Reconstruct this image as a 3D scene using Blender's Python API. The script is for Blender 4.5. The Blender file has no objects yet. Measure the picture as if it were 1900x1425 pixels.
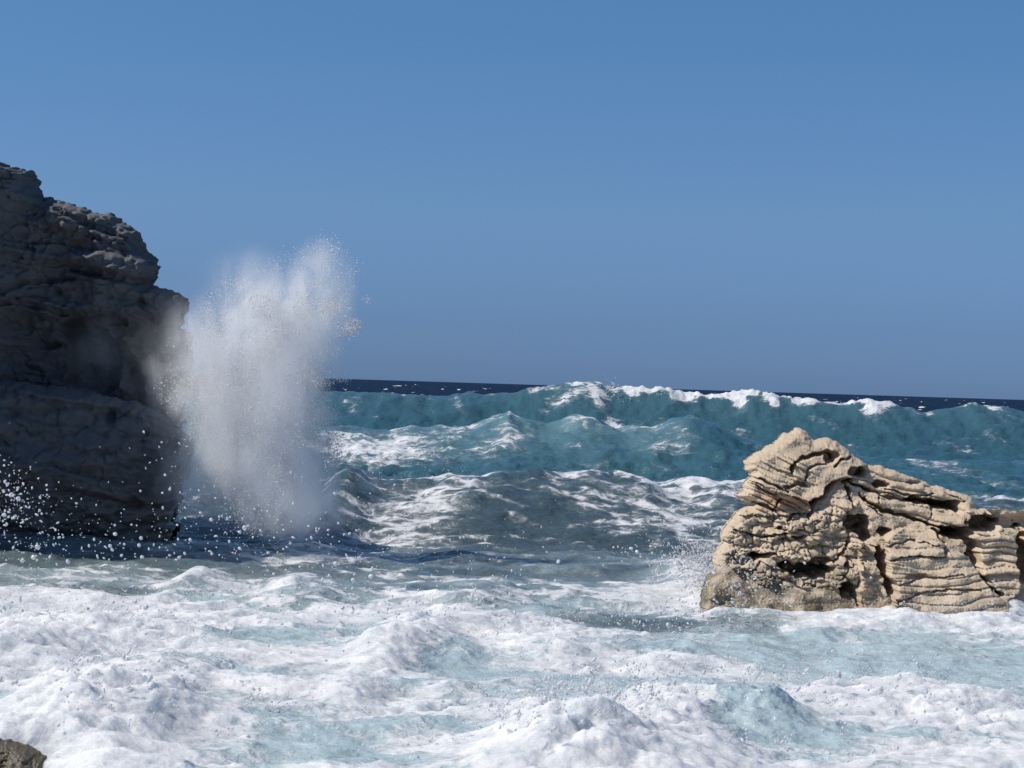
import bpy, math
import numpy as np

# ------------------------------------------------------------------ set-up
sc = bpy.context.scene
H = 3.0            # eye height over the mean water level (m)
F = 3500.0         # focal length in pixels of a 1900 px wide picture
ROLL = math.radians(1.77)

cam_d = bpy.data.cameras.new('camera')
cam = bpy.data.objects.new('camera', cam_d)
sc.collection.objects.link(cam)
cam.location = (0, 0, H)
cam.rotation_euler = (math.radians(90), -ROLL, 0)
cam_d.sensor_width = 36.0
cam_d.lens = 36.0 * F / 1900.0
cam_d.clip_start = 0.2
cam_d.clip_end = 90000
sc.camera = cam

SUN_EL = math.radians(50)
SUN_AZ = math.radians(-5)     # sun stands on the left, a little on the viewer's side
to_sun = np.array([-math.cos(SUN_EL) * math.cos(SUN_AZ), math.cos(SUN_EL) * math.sin(SUN_AZ), math.sin(SUN_EL)])
sun_d = bpy.data.lights.new('sun', 'SUN')
sun_d.energy = 4.5
sun_d.angle = math.radians(0.55)
sun_d.color = (1.0, 0.955, 0.89)
sun = bpy.data.objects.new('sun', sun_d)
sc.collection.objects.link(sun)
from mathutils import Vector
sun.rotation_euler = Vector(-to_sun).to_track_quat('-Z', 'Y').to_euler()
sun.location = (-60, 20, 80)

world = bpy.data.worlds.new('World')
sc.world = world
world.use_nodes = True
wt = world.node_tree
wn, wl = wt.nodes, wt.links
bg = wn['Background']
sky = wn.new('ShaderNodeTexSky')
sky.sky_type = 'NISHITA'
sky.sun_disc = False
sky.sun_elevation = SUN_EL
sky.sun_rotation = math.atan2(to_sun[0], to_sun[1])
sky.altitude = 0
sky.air_density = 1.0
sky.dust_density = 0.3
sky.ozone_density = 3.0
wtc = wn.new('ShaderNodeTexCoord')
wsep = wn.new('ShaderNodeSeparateXYZ')
wl.new(wtc.outputs['Generated'], wsep.inputs[0])
wramp = wn.new('ShaderNodeValToRGB')
wl.new(wsep.outputs['Z'], wramp.inputs[0])
SKY_STOPS = [(0.0, (0.222, 0.403, 0.93)), (0.032, (0.249, 0.405, 0.846)), (0.09, (0.394, 0.55, 0.836)), (0.20, (0.43, 0.66, 0.885)), (0.6, (0.75, 0.9, 1))]
while len(wramp.color_ramp.elements) < len(SKY_STOPS):
    wramp.color_ramp.elements.new(0.5)
for e, (p, c) in zip(wramp.color_ramp.elements, SKY_STOPS):
    e.position = p
    e.color = (*c, 1)
wmix = wn.new('ShaderNodeMix')
wmix.data_type = 'RGBA'
wmix.blend_type = 'MULTIPLY'
wmix.inputs['Factor'].default_value = 1
wl.new(sky.outputs[0], wmix.inputs['A'])
wl.new(wramp.outputs[0], wmix.inputs['B'])
wl.new(wmix.outputs['Result'], bg.inputs['Color'])
bg.inputs['Strength'].default_value = 0.10

sc.view_settings.view_transform = 'Standard'
sc.view_settings.look = 'None'
sc.view_settings.exposure = 0.0
sc.view_settings.gamma = 1.0
sc.view_settings.use_curve_mapping = False
sc.render.engine = 'CYCLES'
cy = sc.cycles
cy.use_denoising = True
cy.max_bounces = 26
cy.diffuse_bounces = 6
cy.glossy_bounces = 3
cy.transmission_bounces = 4
cy.volume_bounces = 24
cy.transparent_max_bounces = 12
cy.sample_clamp_indirect = 4.0
cy.volume_step_rate = 1.0

# ------------------------------------------------------------------ helpers
COS, SIN = math.cos(ROLL), math.sin(ROLL)
rng = np.random.default_rng(11)


def uv_of(px, py):
    dx = np.asarray(px, float) - 950.0
    dy = np.asarray(py, float) - 712.5
    return dx * COS + dy * SIN, -dy * COS + dx * SIN


def P(px, py, D):
    """point at distance D (along +Y) seen at photo pixel px,py"""
    u, v = uv_of(px, py)
    return np.stack([u / F * D, np.zeros_like(u) + D, H + v / F * D], -1)


def W(px, py, z=0.0):
    """point on the level z seen at photo pixel"""
    u, v = uv_of(px, py)
    D = (H - z) * F / (-v)
    return u / F * D, D


def smooth(a, b, x):
    t = np.clip((x - a) / (b - a), 0, 1)
    return t * t * (3 - 2 * t)


def _hash(ix, iy, iz, seed):
    h = (ix.astype(np.uint32) * np.uint32(374761393) + iy.astype(np.uint32) * np.uint32(668265263)
         + iz.astype(np.uint32) * np.uint32(2246822519) + np.uint32((seed * 3266489917) & 0xffffffff))
    h = (h ^ (h >> np.uint32(15))) * np.uint32(2654435761)
    h = (h ^ (h >> np.uint32(13))) * np.uint32(1274126177)
    h = h ^ (h >> np.uint32(16))
    return (h & np.uint32(0xffffff)).astype(np.float32) / np.float32(0xffffff)


def noise2(x, y, seed=0):
    """gradient noise, about -1..1"""
    x = np.asarray(x, np.float32)
    y = np.asarray(y, np.float32)
    x0 = np.floor(x)
    y0 = np.floor(y)
    fx, fy = x - x0, y - y0
    ix, iy = x0.astype(np.int64), y0.astype(np.int64)
    u = fx * fx * fx * (fx * (fx * 6 - 15) + 10)
    v = fy * fy * fy * (fy * (fy * 6 - 15) + 10)
    z = np.zeros_like(ix)

    def g(dx, dy):
        a = _hash(ix + dx, iy + dy, z, seed) * np.float32(2 * math.pi)
        return np.cos(a) * (fx - dx) + np.sin(a) * (fy - dy)
    n0 = g(0, 0) * (1 - u) + g(1, 0) * u
    n1 = g(0, 1) * (1 - u) + g(1, 1) * u
    return (n0 * (1 - v) + n1 * v) * 1.55


def noise3(x, y, z, seed=0):
    x0, y0, z0 = np.floor(x), np.floor(y), np.floor(z)
    f = [x - x0, y - y0, z - z0]
    i = [a.astype(np.int64) for a in (x0, y0, z0)]
    w = [t * t * (3 - 2 * t) for t in f]
    r = 0
    for dx in (0, 1):
        for dy in (0, 1):
            for dz in (0, 1):
                k = ((w[0] if dx else 1 - w[0]) * (w[1] if dy else 1 - w[1]) * (w[2] if dz else 1 - w[2]))
                r = r + k * _hash(i[0] + dx, i[1] + dy, i[2] + dz, seed)
    return r * 2 - 1


def fbm(x, y, octv=4, seed=0, gain=0.5, lac=2.03):
    r, a = 0, 1.0
    for o in range(octv):
        r = r + a * noise2(x * lac ** o + 17.3 * o, y * lac ** o - 9.1 * o, seed + o)
        a *= gain
    return r


def ridged(x, y, octv=4, seed=0, gain=0.5, lac=2.03):
    r, a, s = 0, 1.0, 0
    for o in range(octv):
        n = 1 - np.abs(noise2(x * lac ** o + 5.3 * o, y * lac ** o + 3.1 * o, seed + o))
        r = r + a * n * n
        s += a
        a *= gain
    return r / s


def billow(x, y, octv=4, seed=0, gain=0.5, lac=2.03):
    r, a, s = 0, 1.0, 0
    for o in range(octv):
        r = r + a * np.abs(noise2(x * lac ** o + 5.3 * o, y * lac ** o + 3.1 * o, seed + o))
        s += a
        a *= gain
    return r / s


def worley(x, y, seed=0):
    x0, y0 = np.floor(x).astype(np.int64), np.floor(y).astype(np.int64)
    z = np.zeros_like(x0)
    d1 = np.full(x.shape, 9.0, np.float32)
    d2 = np.full(x.shape, 9.0, np.float32)
    idv = np.zeros(x.shape, np.float32)
    for dx in (-1, 0, 1):
        for dy in (-1, 0, 1):
            cx, cyy = x0 + dx, y0 + dy
            qx = cx + _hash(cx, cyy, z, seed)
            qy = cyy + _hash(cx, cyy, z + 1, seed)
            d = np.hypot(qx - x, qy - y)
            near = d < d1
            d2 = np.where(near, d1, np.minimum(d2, d))
            idv = np.where(near, _hash(cx, cyy, z + 2, seed), idv)
            d1 = np.where(near, d, d1)
    return d1, d2, idv


def seg_dist(x, y, pts):
    """distance to a polyline"""
    r = np.full(np.shape(x), 1e9, float)
    for (ax, ay), (bx, by) in zip(pts[:-1], pts[1:]):
        vx, vy = bx - ax, by - ay
        t = np.clip(((x - ax) * vx + (y - ay) * vy) / (vx * vx + vy * vy + 1e-9), 0, 1)
        r = np.minimum(r, np.hypot(x - ax - t * vx, y - ay - t * vy))
    return r


def inside(x, y, poly):
    c = np.zeros(np.shape(x), bool)
    n = len(poly)
    for i in range(n):
        ax, ay = poly[i]
        bx, by = poly[(i + 1) % n]
        if ay == by:
            continue
        k = ((ay > y) != (by > y)) & (x < (bx - ax) * (y - ay) / (by - ay) + ax)
        c ^= k
    return c


def signed(x, y, poly):
    d = seg_dist(x, y, list(poly) + [poly[0]])
    return np.where(inside(x, y, poly), d, -d)


def link_mesh(name, verts, faces, mat, parent=None, attrs=None, smooth_shade=True):
    me = bpy.data.meshes.new(name)
    verts = np.ascontiguousarray(verts, np.float32)
    faces = np.ascontiguousarray(faces, np.int32)
    n, k = faces.shape
    me.vertices.add(len(verts))
    me.vertices.foreach_set('co', verts.ravel())
    me.loops.add(n * k)
    me.loops.foreach_set('vertex_index', faces.ravel())
    me.polygons.add(n)
    me.polygons.foreach_set('loop_start', np.arange(0, n * k, k, dtype=np.int32))
    if smooth_shade:
        me.polygons.foreach_set('use_smooth', np.ones(n, bool))
    for an, av in (attrs or {}).items():
        a = me.attributes.new(an, 'FLOAT', 'POINT')
        a.data.foreach_set('value', np.ascontiguousarray(av, np.float32))
    me.update(calc_edges=True)
    me.materials.append(mat)
    o = bpy.data.objects.new(name, me)
    sc.collection.objects.link(o)
    o.parent = parent
    return o


def tag(o, label=None, cat=None, group=None, kind=None):
    for k, v in (('label', label), ('category', cat), ('group', group), ('kind', kind)):
        if v:
            o[k] = v
    return o


def empty(name, loc, label, cat):
    o = bpy.data.objects.new(name, None)
    o.location = loc
    o.empty_display_size = 0.5
    sc.collection.objects.link(o)
    tag(o, label, cat)
    return o


# ---- node helpers
class NT:
    def __init__(self, name):
        self.m = bpy.data.materials.new(name)
        self.m.use_nodes = True
        self.t = self.m.node_tree
        self.t.nodes.clear()
        self.out = self.t.nodes.new('ShaderNodeOutputMaterial')

    def n(self, typ, **kw):
        nd = self.t.nodes.new(typ)
        ins = kw.pop('ins', {})
        for k, v in kw.items():
            setattr(nd, k, v)
        for k, v in ins.items():
            self.set(nd.inputs[k], v)
        return nd

    def set(self, sock, v):
        if isinstance(v, bpy.types.NodeSocket):
            self.t.links.new(v, sock)
        elif isinstance(v, tuple) and sock.type == 'RGBA' and len(v) == 3:
            sock.default_value = (*v, 1)
        else:
            sock.default_value = v

    def math(self, op, a, b=None, c=None, clamp=False):
        nd = self.t.nodes.new('ShaderNodeMath')
        nd.operation = op
        nd.use_clamp = clamp
        for i, v in enumerate((a, b, c)):
            if v is not None:
                self.set(nd.inputs[i], v)
        return nd.outputs[0]

    def mix(self, f, a, b, blend='MIX'):
        nd = self.t.nodes.new('ShaderNodeMix')
        nd.data_type = 'RGBA'
        nd.blend_type = blend
        self.set(nd.inputs['Factor'], f)
        self.set(nd.inputs['A'], a)
        self.set(nd.inputs['B'], b)
        return nd.outputs['Result']

    def sstep(self, a, b, x):
        nd = self.t.nodes.new('ShaderNodeMapRange')
        nd.interpolation_type = 'SMOOTHSTEP'
        nd.inputs['From Min'].default_value = a
        nd.inputs['From Max'].default_value = b
        self.set(nd.inputs['Value'], x)
        return nd.outputs[0]

    def noise(self, vec, scale, detail=4, rough=0.5, dist=0.0):
        nd = self.n('ShaderNodeTexNoise', ins={'Scale': scale, 'Detail': detail, 'Roughness': rough, 'Distortion': dist})
        self.set(nd.inputs['Vector'], vec)
        return nd.outputs[0]

    def attr(self, name):
        return self.n('ShaderNodeAttribute', attribute_name=name).outputs['Fac']

    def scaled(self, vec, s):
        nd = self.n('ShaderNodeVectorMath', operation='MULTIPLY')
        self.set(nd.inputs[0], vec)
        nd.inputs[1].default_value = s
        return nd.outputs[0]

    def bump(self, h, strength, dist, normal=None):
        nd = self.n('ShaderNodeBump', ins={'Strength': strength, 'Distance': dist, 'Height': h})
        if normal is not None:
            self.set(nd.inputs['Normal'], normal)
        return nd.outputs[0]


# ------------------------------------------------------------------ materials
def make_water():
    k = NT('sea_water')
    co = k.n('ShaderNodeTexCoord').outputs['Object']
    foam, aer_lift, zone, crest_light = k.attr('foam'), k.attr('aer_lift'), k.attr('zone'), k.attr('thin')
    # water colour: sandy grey-green shallows -> teal -> navy
    ramp = k.n('ShaderNodeValToRGB')
    k.set(ramp.inputs[0], zone)
    stops = [(0.0, (0.076, 0.104, 0.108)), (0.30, (0.055, 0.082, 0.090)), (0.50, (0.032, 0.100, 0.124)),
             (0.72, (0.026, 0.082, 0.110)), (0.79, (0.012, 0.026, 0.056)), (1.0, (0.010, 0.022, 0.050))]
    while len(ramp.color_ramp.elements) < len(stops):
        ramp.color_ramp.elements.new(0.5)
    for e, (p, c) in zip(ramp.color_ramp.elements, stops):
        e.position = p
        e.color = (*c, 1)
    deep = ramp.outputs[0]
    nb = k.noise(co, 0.35, 3)
    base = k.mix(k.math('MULTIPLY', crest_light, k.math('MULTIPLY_ADD', nb, 0.5, 0.45), clamp=True), deep, (0.150, 0.270, 0.285))  # paler crest colour painted in place of light shining through the wave
    nm = k.noise(co, 2.2, 5, 0.6)
    aer_lift2 = k.math('ADD', aer_lift, k.math('MULTIPLY', k.math('SUBTRACT', nm, 0.5), k.math('MULTIPLY', aer_lift, 0.9)), clamp=True)
    base = k.mix(aer_lift2, base, (0.44, 0.545, 0.565))
    # foam pattern
    warp = k.n('ShaderNodeTexNoise', ins={'Scale': 1.3, 'Detail': 3.0})
    k.set(warp.inputs['Vector'], co)
    wv = k.n('ShaderNodeVectorMath', operation='SCALE')
    k.set(wv.inputs[0], warp.outputs['Color'])
    wv.inputs['Scale'].default_value = 0.9
    wc = k.n('ShaderNodeVectorMath', operation='ADD')
    k.set(wc.inputs[0], co)
    k.set(wc.inputs[1], wv.outputs[0])
    co2 = k.scaled(wc.outputs[0], (0.8, 1.2, 1.2))
    vo = k.n('ShaderNodeTexVoronoi', feature='DISTANCE_TO_EDGE', ins={'Scale': 1.6})
    k.set(vo.inputs['Vector'], co2)
    vo2 = k.n('ShaderNodeTexVoronoi', feature='DISTANCE_TO_EDGE', ins={'Scale': 4.3})
    k.set(vo2.inputs['Vector'], co2)
    lace = k.math('ADD', k.sstep(0.16, 0.0, vo.outputs['Distance']), k.math('MULTIPLY', k.sstep(0.18, 0.0, vo2.outputs['Distance']), 0.6))
    n1 = k.noise(wc.outputs[0], 1.9, 9, 0.62)
    n2 = k.noise(k.scaled(co, (0.55, 1.0, 1.0)), 0.8, 6, 0.6)
    n3 = k.noise(k.scaled(wc.outputs[0], (0.7, 1.15, 1.0)), 1.1, 8, 0.58)
    fil = k.math('MULTIPLY_ADD', k.math('ABSOLUTE', k.math('SUBTRACT', n3, 0.5)), -9.0, 1.0, clamp=True)
    n4 = k.noise(k.scaled(wc.outputs[0], (0.7, 1.15, 1.0)), 3.0, 6, 0.6)
    fil2 = k.math('MULTIPLY_ADD', k.math('ABSOLUTE', k.math('SUBTRACT', n4, 0.5)), -7.0, 1.0, clamp=True)
    web = k.math('ADD', k.math('MULTIPLY', lace, 0.22), k.math('ADD', k.math('MULTIPLY', fil, 0.34), k.math('MULTIPLY', fil2, 0.26)))
    v = k.math('MULTIPLY_ADD', foam, 1.25, -0.36)
    v = k.math('ADD', v, k.math('MULTIPLY', k.math('SUBTRACT', n1, 0.5), 1.35))
    v = k.math('ADD', v, k.math('MULTIPLY', k.math('SUBTRACT', n2, 0.5), 0.7))
    v = k.math('ADD', v, k.math('MULTIPLY', web, k.math('POWER', foam, 0.6)))
    mask = k.math('ADD', k.math('MULTIPLY', k.sstep(0.28, 0.66, v), 0.86), k.math('MULTIPLY', k.sstep(0.02, 0.42, v), 0.14))
    fine = k.noise(co, 14.0, 6, 0.65)
    foamcol = k.mix(k.sstep(0.32, 0.68, k.noise(k.scaled(wc.outputs[0], (0.45, 1.4, 1.0)), 2.2, 8, 0.65)), (0.535, 0.555, 0.57), (0.755, 0.74, 0.725))
    col = k.mix(mask, base, foamcol)
    rough = k.math('MULTIPLY_ADD', mask, 0.28, k.math('MULTIPLY_ADD', k.sstep(0.72, 0.86, zone), 0.40, 0.12))
    # relief
    r1 = k.noise(k.scaled(co, (0.7, 1.0, 1.0)), 5.5, 6, 0.6)
    r2 = k.noise(k.scaled(co, (0.6, 1.0, 1.0)), 1.1, 6, 0.62)
    hb = k.math('ADD', k.math('MULTIPLY', r1, 0.10), k.math('MULTIPLY', r2, 0.30))
    r3 = k.noise(k.scaled(co, (0.10, 0.22, 0.22)), 1.0, 5, 0.6)
    hb = k.math('ADD', hb, k.math('MULTIPLY', mask, k.math('ADD', k.math('MULTIPLY_ADD', fine, 0.026, 0.02), k.math('MULTIPLY', k.noise(k.scaled(wc.outputs[0], (0.5, 1.6, 1.0)), 4.0, 6, 0.6), 0.05))))
    hb = k.math('ADD', hb, k.math('MULTIPLY', r3, k.math('MULTIPLY', k.sstep(0.70, 0.95, zone), 3.0)))
    nrm = k.bump(hb, 0.7, 1.0)
    b = k.n('ShaderNodeBsdfPrincipled', ins={'Base Color': col, 'Roughness': rough, 'IOR': k.math('MULTIPLY_ADD', k.sstep(0.72, 0.86, zone), -0.20, 1.33), 'Normal': nrm})
    k.set(b.inputs['Specular IOR Level'], k.math('MULTIPLY_ADD', k.sstep(0.40, 0.85, zone), -0.40, 0.5))
    k.set(b.inputs['Subsurface Weight'], k.math('MAXIMUM', k.math('MULTIPLY', mask, 0.9), k.math('MULTIPLY', aer_lift, 0.6)))
    b.inputs['Subsurface Radius'].default_value = (0.9, 1.0, 1.1)
    b.inputs['Subsurface Scale'].default_value = 0.22
    k.t.links.new(b.outputs[0], k.out.inputs['Surface'])
    return k.m


def make_foam(name, col=(0.86, 0.875, 0.90), trans=0.3, rough=0.5):
    k = NT(name)
    co = k.n('ShaderNodeTexCoord').outputs['Object']
    c = k.mix(k.sstep(0.3, 0.7, k.noise(co, 2.0, 3)), col, tuple(x * 0.95 for x in col))
    b = k.n('ShaderNodeBsdfPrincipled', ins={'Base Color': c, 'Roughness': rough, 'IOR': 1.33})
    t = k.n('ShaderNodeBsdfTranslucent', ins={'Color': c})
    mx = k.n('ShaderNodeMixShader', ins={'Fac': trans})
    k.t.links.new(b.outputs[0], mx.inputs[1])
    k.t.links.new(t.outputs[0], mx.inputs[2])
    k.t.links.new(mx.outputs[0], k.out.inputs['Surface'])
    return k.m


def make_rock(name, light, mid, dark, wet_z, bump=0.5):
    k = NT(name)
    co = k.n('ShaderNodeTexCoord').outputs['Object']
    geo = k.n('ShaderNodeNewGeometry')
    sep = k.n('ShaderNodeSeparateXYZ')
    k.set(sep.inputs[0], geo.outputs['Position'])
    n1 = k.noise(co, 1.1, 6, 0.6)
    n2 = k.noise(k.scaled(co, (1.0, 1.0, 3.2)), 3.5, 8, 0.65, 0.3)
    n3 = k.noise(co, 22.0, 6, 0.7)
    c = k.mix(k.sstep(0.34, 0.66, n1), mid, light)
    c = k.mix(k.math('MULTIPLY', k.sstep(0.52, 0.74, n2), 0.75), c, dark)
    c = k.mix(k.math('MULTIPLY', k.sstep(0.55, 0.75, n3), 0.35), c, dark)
    rust = k.attr('rust')
    c = k.mix(k.math('MULTIPLY', rust, k.sstep(0.3, 0.6, k.noise(co, 6.0, 5, 0.6))), c, (0.44, 0.215, 0.095))
    olive = k.attr('weed')
    c = k.mix(k.math('MULTIPLY', olive, k.sstep(0.38, 0.58, k.noise(co, 5.0, 6, 0.65))), c, (0.10, 0.085, 0.045))
    wet = k.sstep(wet_z + 0.5, wet_z - 0.35, k.math('ADD', sep.outputs['Z'], k.math('MULTIPLY', k.math('SUBTRACT', n1, 0.5), 1.1)))
    c = k.mix(k.math('MULTIPLY', wet, 0.42), c, (0.10, 0.075, 0.045))
    rough = k.math('MULTIPLY_ADD', wet, -0.50, 0.82)
    h = k.math('ADD', k.math('MULTIPLY', n3, 0.02), k.math('MULTIPLY', n2, 0.05))
    h = k.math('ADD', h, k.math('MULTIPLY', k.noise(co, 70.0, 3, 0.6), 0.006))
    nrm = k.bump(h, bump, 1.0)
    b = k.n('ShaderNodeBsdfPrincipled', ins={'Base Color': c, 'Roughness': rough, 'IOR': 1.45, 'Normal': nrm})
    k.t.links.new(b.outputs[0], k.out.inputs['Surface'])
    return k.m


M_SEA = make_water()
M_FOAM = make_foam('white_foam', col=(0.84, 0.845, 0.86), trans=0.5, rough=0.3)
M_SPRAY = make_foam('spray_droplets', col=(0.97, 0.97, 0.98), trans=0.5, rough=0.25)
M_DROP = make_foam('water_drop', col=(0.80, 0.81, 0.83), trans=0.35, rough=0.25)
M_ROCK = make_rock('pale_limestone', (0.545, 0.435, 0.31), (0.49, 0.38, 0.26), (0.37, 0.275, 0.18), 0.15, 0.4)
M_WET = make_rock('wet_brown_rock', (0.09, 0.078, 0.062), (0.06, 0.052, 0.042), (0.03, 0.026, 0.022), 0.4)
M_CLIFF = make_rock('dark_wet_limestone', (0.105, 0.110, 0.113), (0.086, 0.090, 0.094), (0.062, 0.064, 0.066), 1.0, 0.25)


# ------------------------------------------------------------------ the sea
def interp(x, pts):
    xs = [p[0] for p in pts]
    ys = [p[1] for p in pts]
    return np.interp(x, xs, ys)


def crest(pts, Y):
    """photo crest pixels -> (x, z) at distance Y"""
    q = P(np.array([p[0] for p in pts], float), np.array([p[1] for p in pts], float), Y)
    return list(zip(q[:, 0], q[:, 2]))


def blob(X, Y, px, py, rx, ry, z=0.0, rot=0.0):
    """soft elliptical patch on the water, given by where it is and how wide it is in the photo"""
    cx, cyy = W(px, py, z)
    _, ya = W(px, py - ry, z)
    _, yb = W(px, py + ry, z)
    ryw = abs(ya - yb) / 2
    rxw = rx / F * cyy
    dx, dy = X - cx, Y - cyy
    dx, dy = dx * math.cos(rot) + dy * math.sin(rot), -dx * math.sin(rot) + dy * math.cos(rot)
    return np.exp(-((dx / rxw) ** 2 + (dy / ryw) ** 2))


S1Y, S2Y, S3Y = 105.0, 70.0, 43.0
S1 = crest([(200, 745), (450, 739), (600, 735), (750, 738), (900, 741), (960, 740), (1000, 732), (1040, 724), (1080, 715), (1110, 722), (1135, 733),
            (1180, 733), (1225, 728), (1260, 737), (1300, 747), (1350, 743), (1400, 742), (1460, 748), (1520, 755), (1560, 756),
            (1600, 753), (1650, 762), (1700, 771), (1750, 766), (1800, 758), (1850, 768), (1900, 775), (2300, 797)], S1Y)
S2 = crest([(300, 815), (600, 800), (700, 806), (800, 806), (870, 800), (915, 790), (945, 777), (965, 786), (1000, 794), (1040, 790), (1070, 784), (1110, 792),
            (1150, 800), (1220, 796), (1280, 784), (1320, 795), (1360, 812), (1420, 835), (1500, 850), (1700, 862), (1900, 870), (2200, 890)], S2Y)
S3 = crest([(200, 930), (400, 922), (600, 908), (700, 902), (780, 897), (830, 886), (870, 884), (930, 881), (1000, 882), (1060, 884), (1120, 888), (1180, 900),
            (1250, 904), (1330, 903), (1420, 905), (1700, 930), (2100, 960)], S3Y)


def swell(X, Y, prof, Y0, wf, wb, base, bend=0.0, seed=0):
    A = interp(X, prof) - base
    yc = Y0 + bend * noise2(X / (Y0 * 0.13), X * 0 + 3.3, seed) + 0.35 * noise2(X * 1.1, X * 0, seed + 1)
    s = Y - yc
    f = np.where(s < 0, np.exp(-(np.abs(s) / wf) ** 1.35), np.exp(-(np.abs(s) / wb) ** 1.1))
    return A * f, s


def sea_fields(X, Y):
    X = X.astype(np.float64)
    Y = Y.astype(np.float64)
    h = np.zeros_like(X)
    foam = np.zeros_like(X)
    aer_lift = np.zeros_like(X)
    thin = np.zeros_like(X)
    near = smooth(30, 24, Y)
    mid = smooth(24, 30, Y) * smooth(62, 46, Y)
    off = smooth(44, 60, Y)
    farr = smooth(118, 150, Y)

    # base chop
    chop = ridged(X / 3.4, Y / 2.1, 4, 3, 0.5) - 0.62
    chop2 = fbm(X / 1.1, Y / 0.8, 4, 9, 0.55)
    big = ridged(X / 26 + 0.2 * Y / 26, Y / 15, 4, 21, 0.45) - 0.6
    h += chop * (0.20 * mid + 0.42 * off * (1 - farr) + 0.25 * near)
    h += chop2 * (0.05 * mid + 0.07 * off + 0.03 * near)
    h += big * farr * 1.9 * smooth(20000, 2500, Y)
    h += fbm(X / 6.0, Y / 4.0, 3, 31) * (0.12 * off + 0.12 * farr)
    h += -0.45 * off * (1 - farr) * smooth(60, 75, Y)

    # swells
    a1, s1 = swell(X, Y, S1, S1Y, 10.0, 9.0, -0.45, 2.2, 41)
    a2, s2 = swell(X, Y, S2, S2Y, 7.5, 7.0, -0.35, 2.0, 43)
    a3, s3 = swell(X, Y, S3, S3Y, 4.3, 4.5, -0.15, 1.2, 45)
    keep = 1 - 0.55 * np.exp(-(s1 / 5) ** 2)
    a1 = a1 * (1 + 0.05 * fbm(X / 2.6, Y / 14, 3, 47))
    a3s = 1 + 0.16 * fbm(X / 1.6, Y / 6, 3, 49)
    a2 = a2 * (1 + 0.10 * fbm(X / 2.2, Y / 9, 3, 48))
    h = h * keep + a1
    h = h * (1 - 0.6 * np.exp(-(s2 / 4) ** 2)) + a2
    h = h * (1 - 0.55 * np.exp(-(s3 / 2.5) ** 2)) + a3 * a3s
    h += off * (1 - farr) * (0.16 * (ridged(X / 1.9 + 0.15 * Y, Y / 2.6, 3, 33, 0.55) - 0.6) + 0.05 * fbm(X / 0.7, Y / 1.1, 2, 35))
    h += mid * smooth(38, 42, Y) * 0.10 * fbm(X / 0.9, Y / 1.2, 3, 37)
    # trough ahead of swell three
    h += -0.30 * np.exp(-((Y - 36.5) / 3.0) ** 2)
    thin += np.clip(a1 / 3.2, 0, 1) ** 2 * 0.35 + np.clip(a2 / 2.0, 0, 1) ** 1.3 * 0.95 * smooth(-9.0, -3.0, X) * smooth(7.5, 4.5, X)  # height-driven lightening, stands for daylight passing through the crests

    # breaking crests of swell one
    seg = interp(X, [(q, v) for q, v in zip(
        P(np.array([600, 940, 980, 1040, 1100, 1130, 1160, 1240, 1300, 1360, 1420, 1470, 1530, 1550, 1565, 1600, 1640, 1665, 1740, 1790, 1830, 1900.0]), 735.0, S1Y)[:, 0],
        [0, .1, .3, .35, .22, .4, .85, 1, .85, 1, .95, .85, .2, .15, .85, .8, .6, .05, .1, .35, .3, .0])])
    nn = fbm(X / 1.3, Y / 2.0, 4, 51)
    reach = 0.3 + 2.2 * seg + 1.4 * nn
    foam += seg * smooth(-reach - 0.6, -reach * 0.35, s1) * smooth(5.0, 1.0, s1) * 1.25
    h += 0.35 * seg * np.exp(-((s1 + 1.0) / 1.6) ** 2) * (0.5 + billow(X / 0.7, Y / 0.7, 3, 53))
    # spilling streaks on the peak's right side
    for (px, py, rx, ry, v) in [(1118, 745, 14, 14, .5), (1140, 768, 22, 8, .42), (1180, 787, 40, 5, .33), (1045, 748, 30, 8, .34), (1085, 737, 34, 6, .4)]:
        q = P(px, py, 98.0)
        foam += v * np.exp(-(((X - q[0]) / (rx / F * 98)) ** 2 + ((Y - (S1Y - 2 - (py - 735) * 0.16)) / 1.6) ** 2))
    # crest lace of swell two
    seg2 = interp(X, [(q, v) for q, v in zip(P(np.array([500, 880, 930, 950, 975, 1060, 1075, 1130, 1180, 1270, 1290, 1330, 1400, 1500.0]), 790.0, S2Y)[:, 0],
                                            [.1, .25, .6, .6, .2, .35, .5, .35, .1, .45, .5, .35, .3, .1])])
    foam += 0.75 * seg2 * np.exp(-((s2 + 0.3) / 0.9) ** 2) * smooth(-0.45, 0.35, fbm(X / 1.0, Y / 2.0, 4, 58))
    foam += 0.30 * off * (1 - farr) * smooth(0.15, 0.75, fbm(X / 2.2 + Y / 9.0, Y / 4.5, 4, 59, 0.6))
    foam += 0.28 * thin * smooth(0.45, 0.75, ridged(X / 2.4, Y / 5.0, 3, 57))
    # white streak field left of swell two
    for (px, py, rx, ry, v) in [(680, 824, 140, 6, .62), (720, 843, 110, 5, .55), (850, 834, 55, 8, .5), (700, 850, 130, 8, .6),
                                (930, 853, 60, 6, .45), (1180, 840, 40, 14, .35), (1250, 862, 60, 5, .35), (1330, 835, 25, 10, .25)]:
        foam += v * blob(X, Y, px, py, rx, ry, 0.4)
    # right side, behind the rock
    for (px, py, rx, ry, v) in [(1740, 865, 60, 9, .55), (1880, 930, 60, 12, .95), (1850, 945, 90, 8, .8), (1700, 880, 50, 8, .3), (1800, 890, 60, 6, .3)]:
        foam += v * blob(X, Y, px, py, rx, ry, 0.2)

    # whitecaps on the far sea
    wcn = ridged(X / 30 + 0.15 * Y / 30, Y / 26, 4, 61, 0.55)
    foam += farr * smooth(0.82, 0.89, wcn) * 0.75 * smooth(6000, 600, Y)
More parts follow.
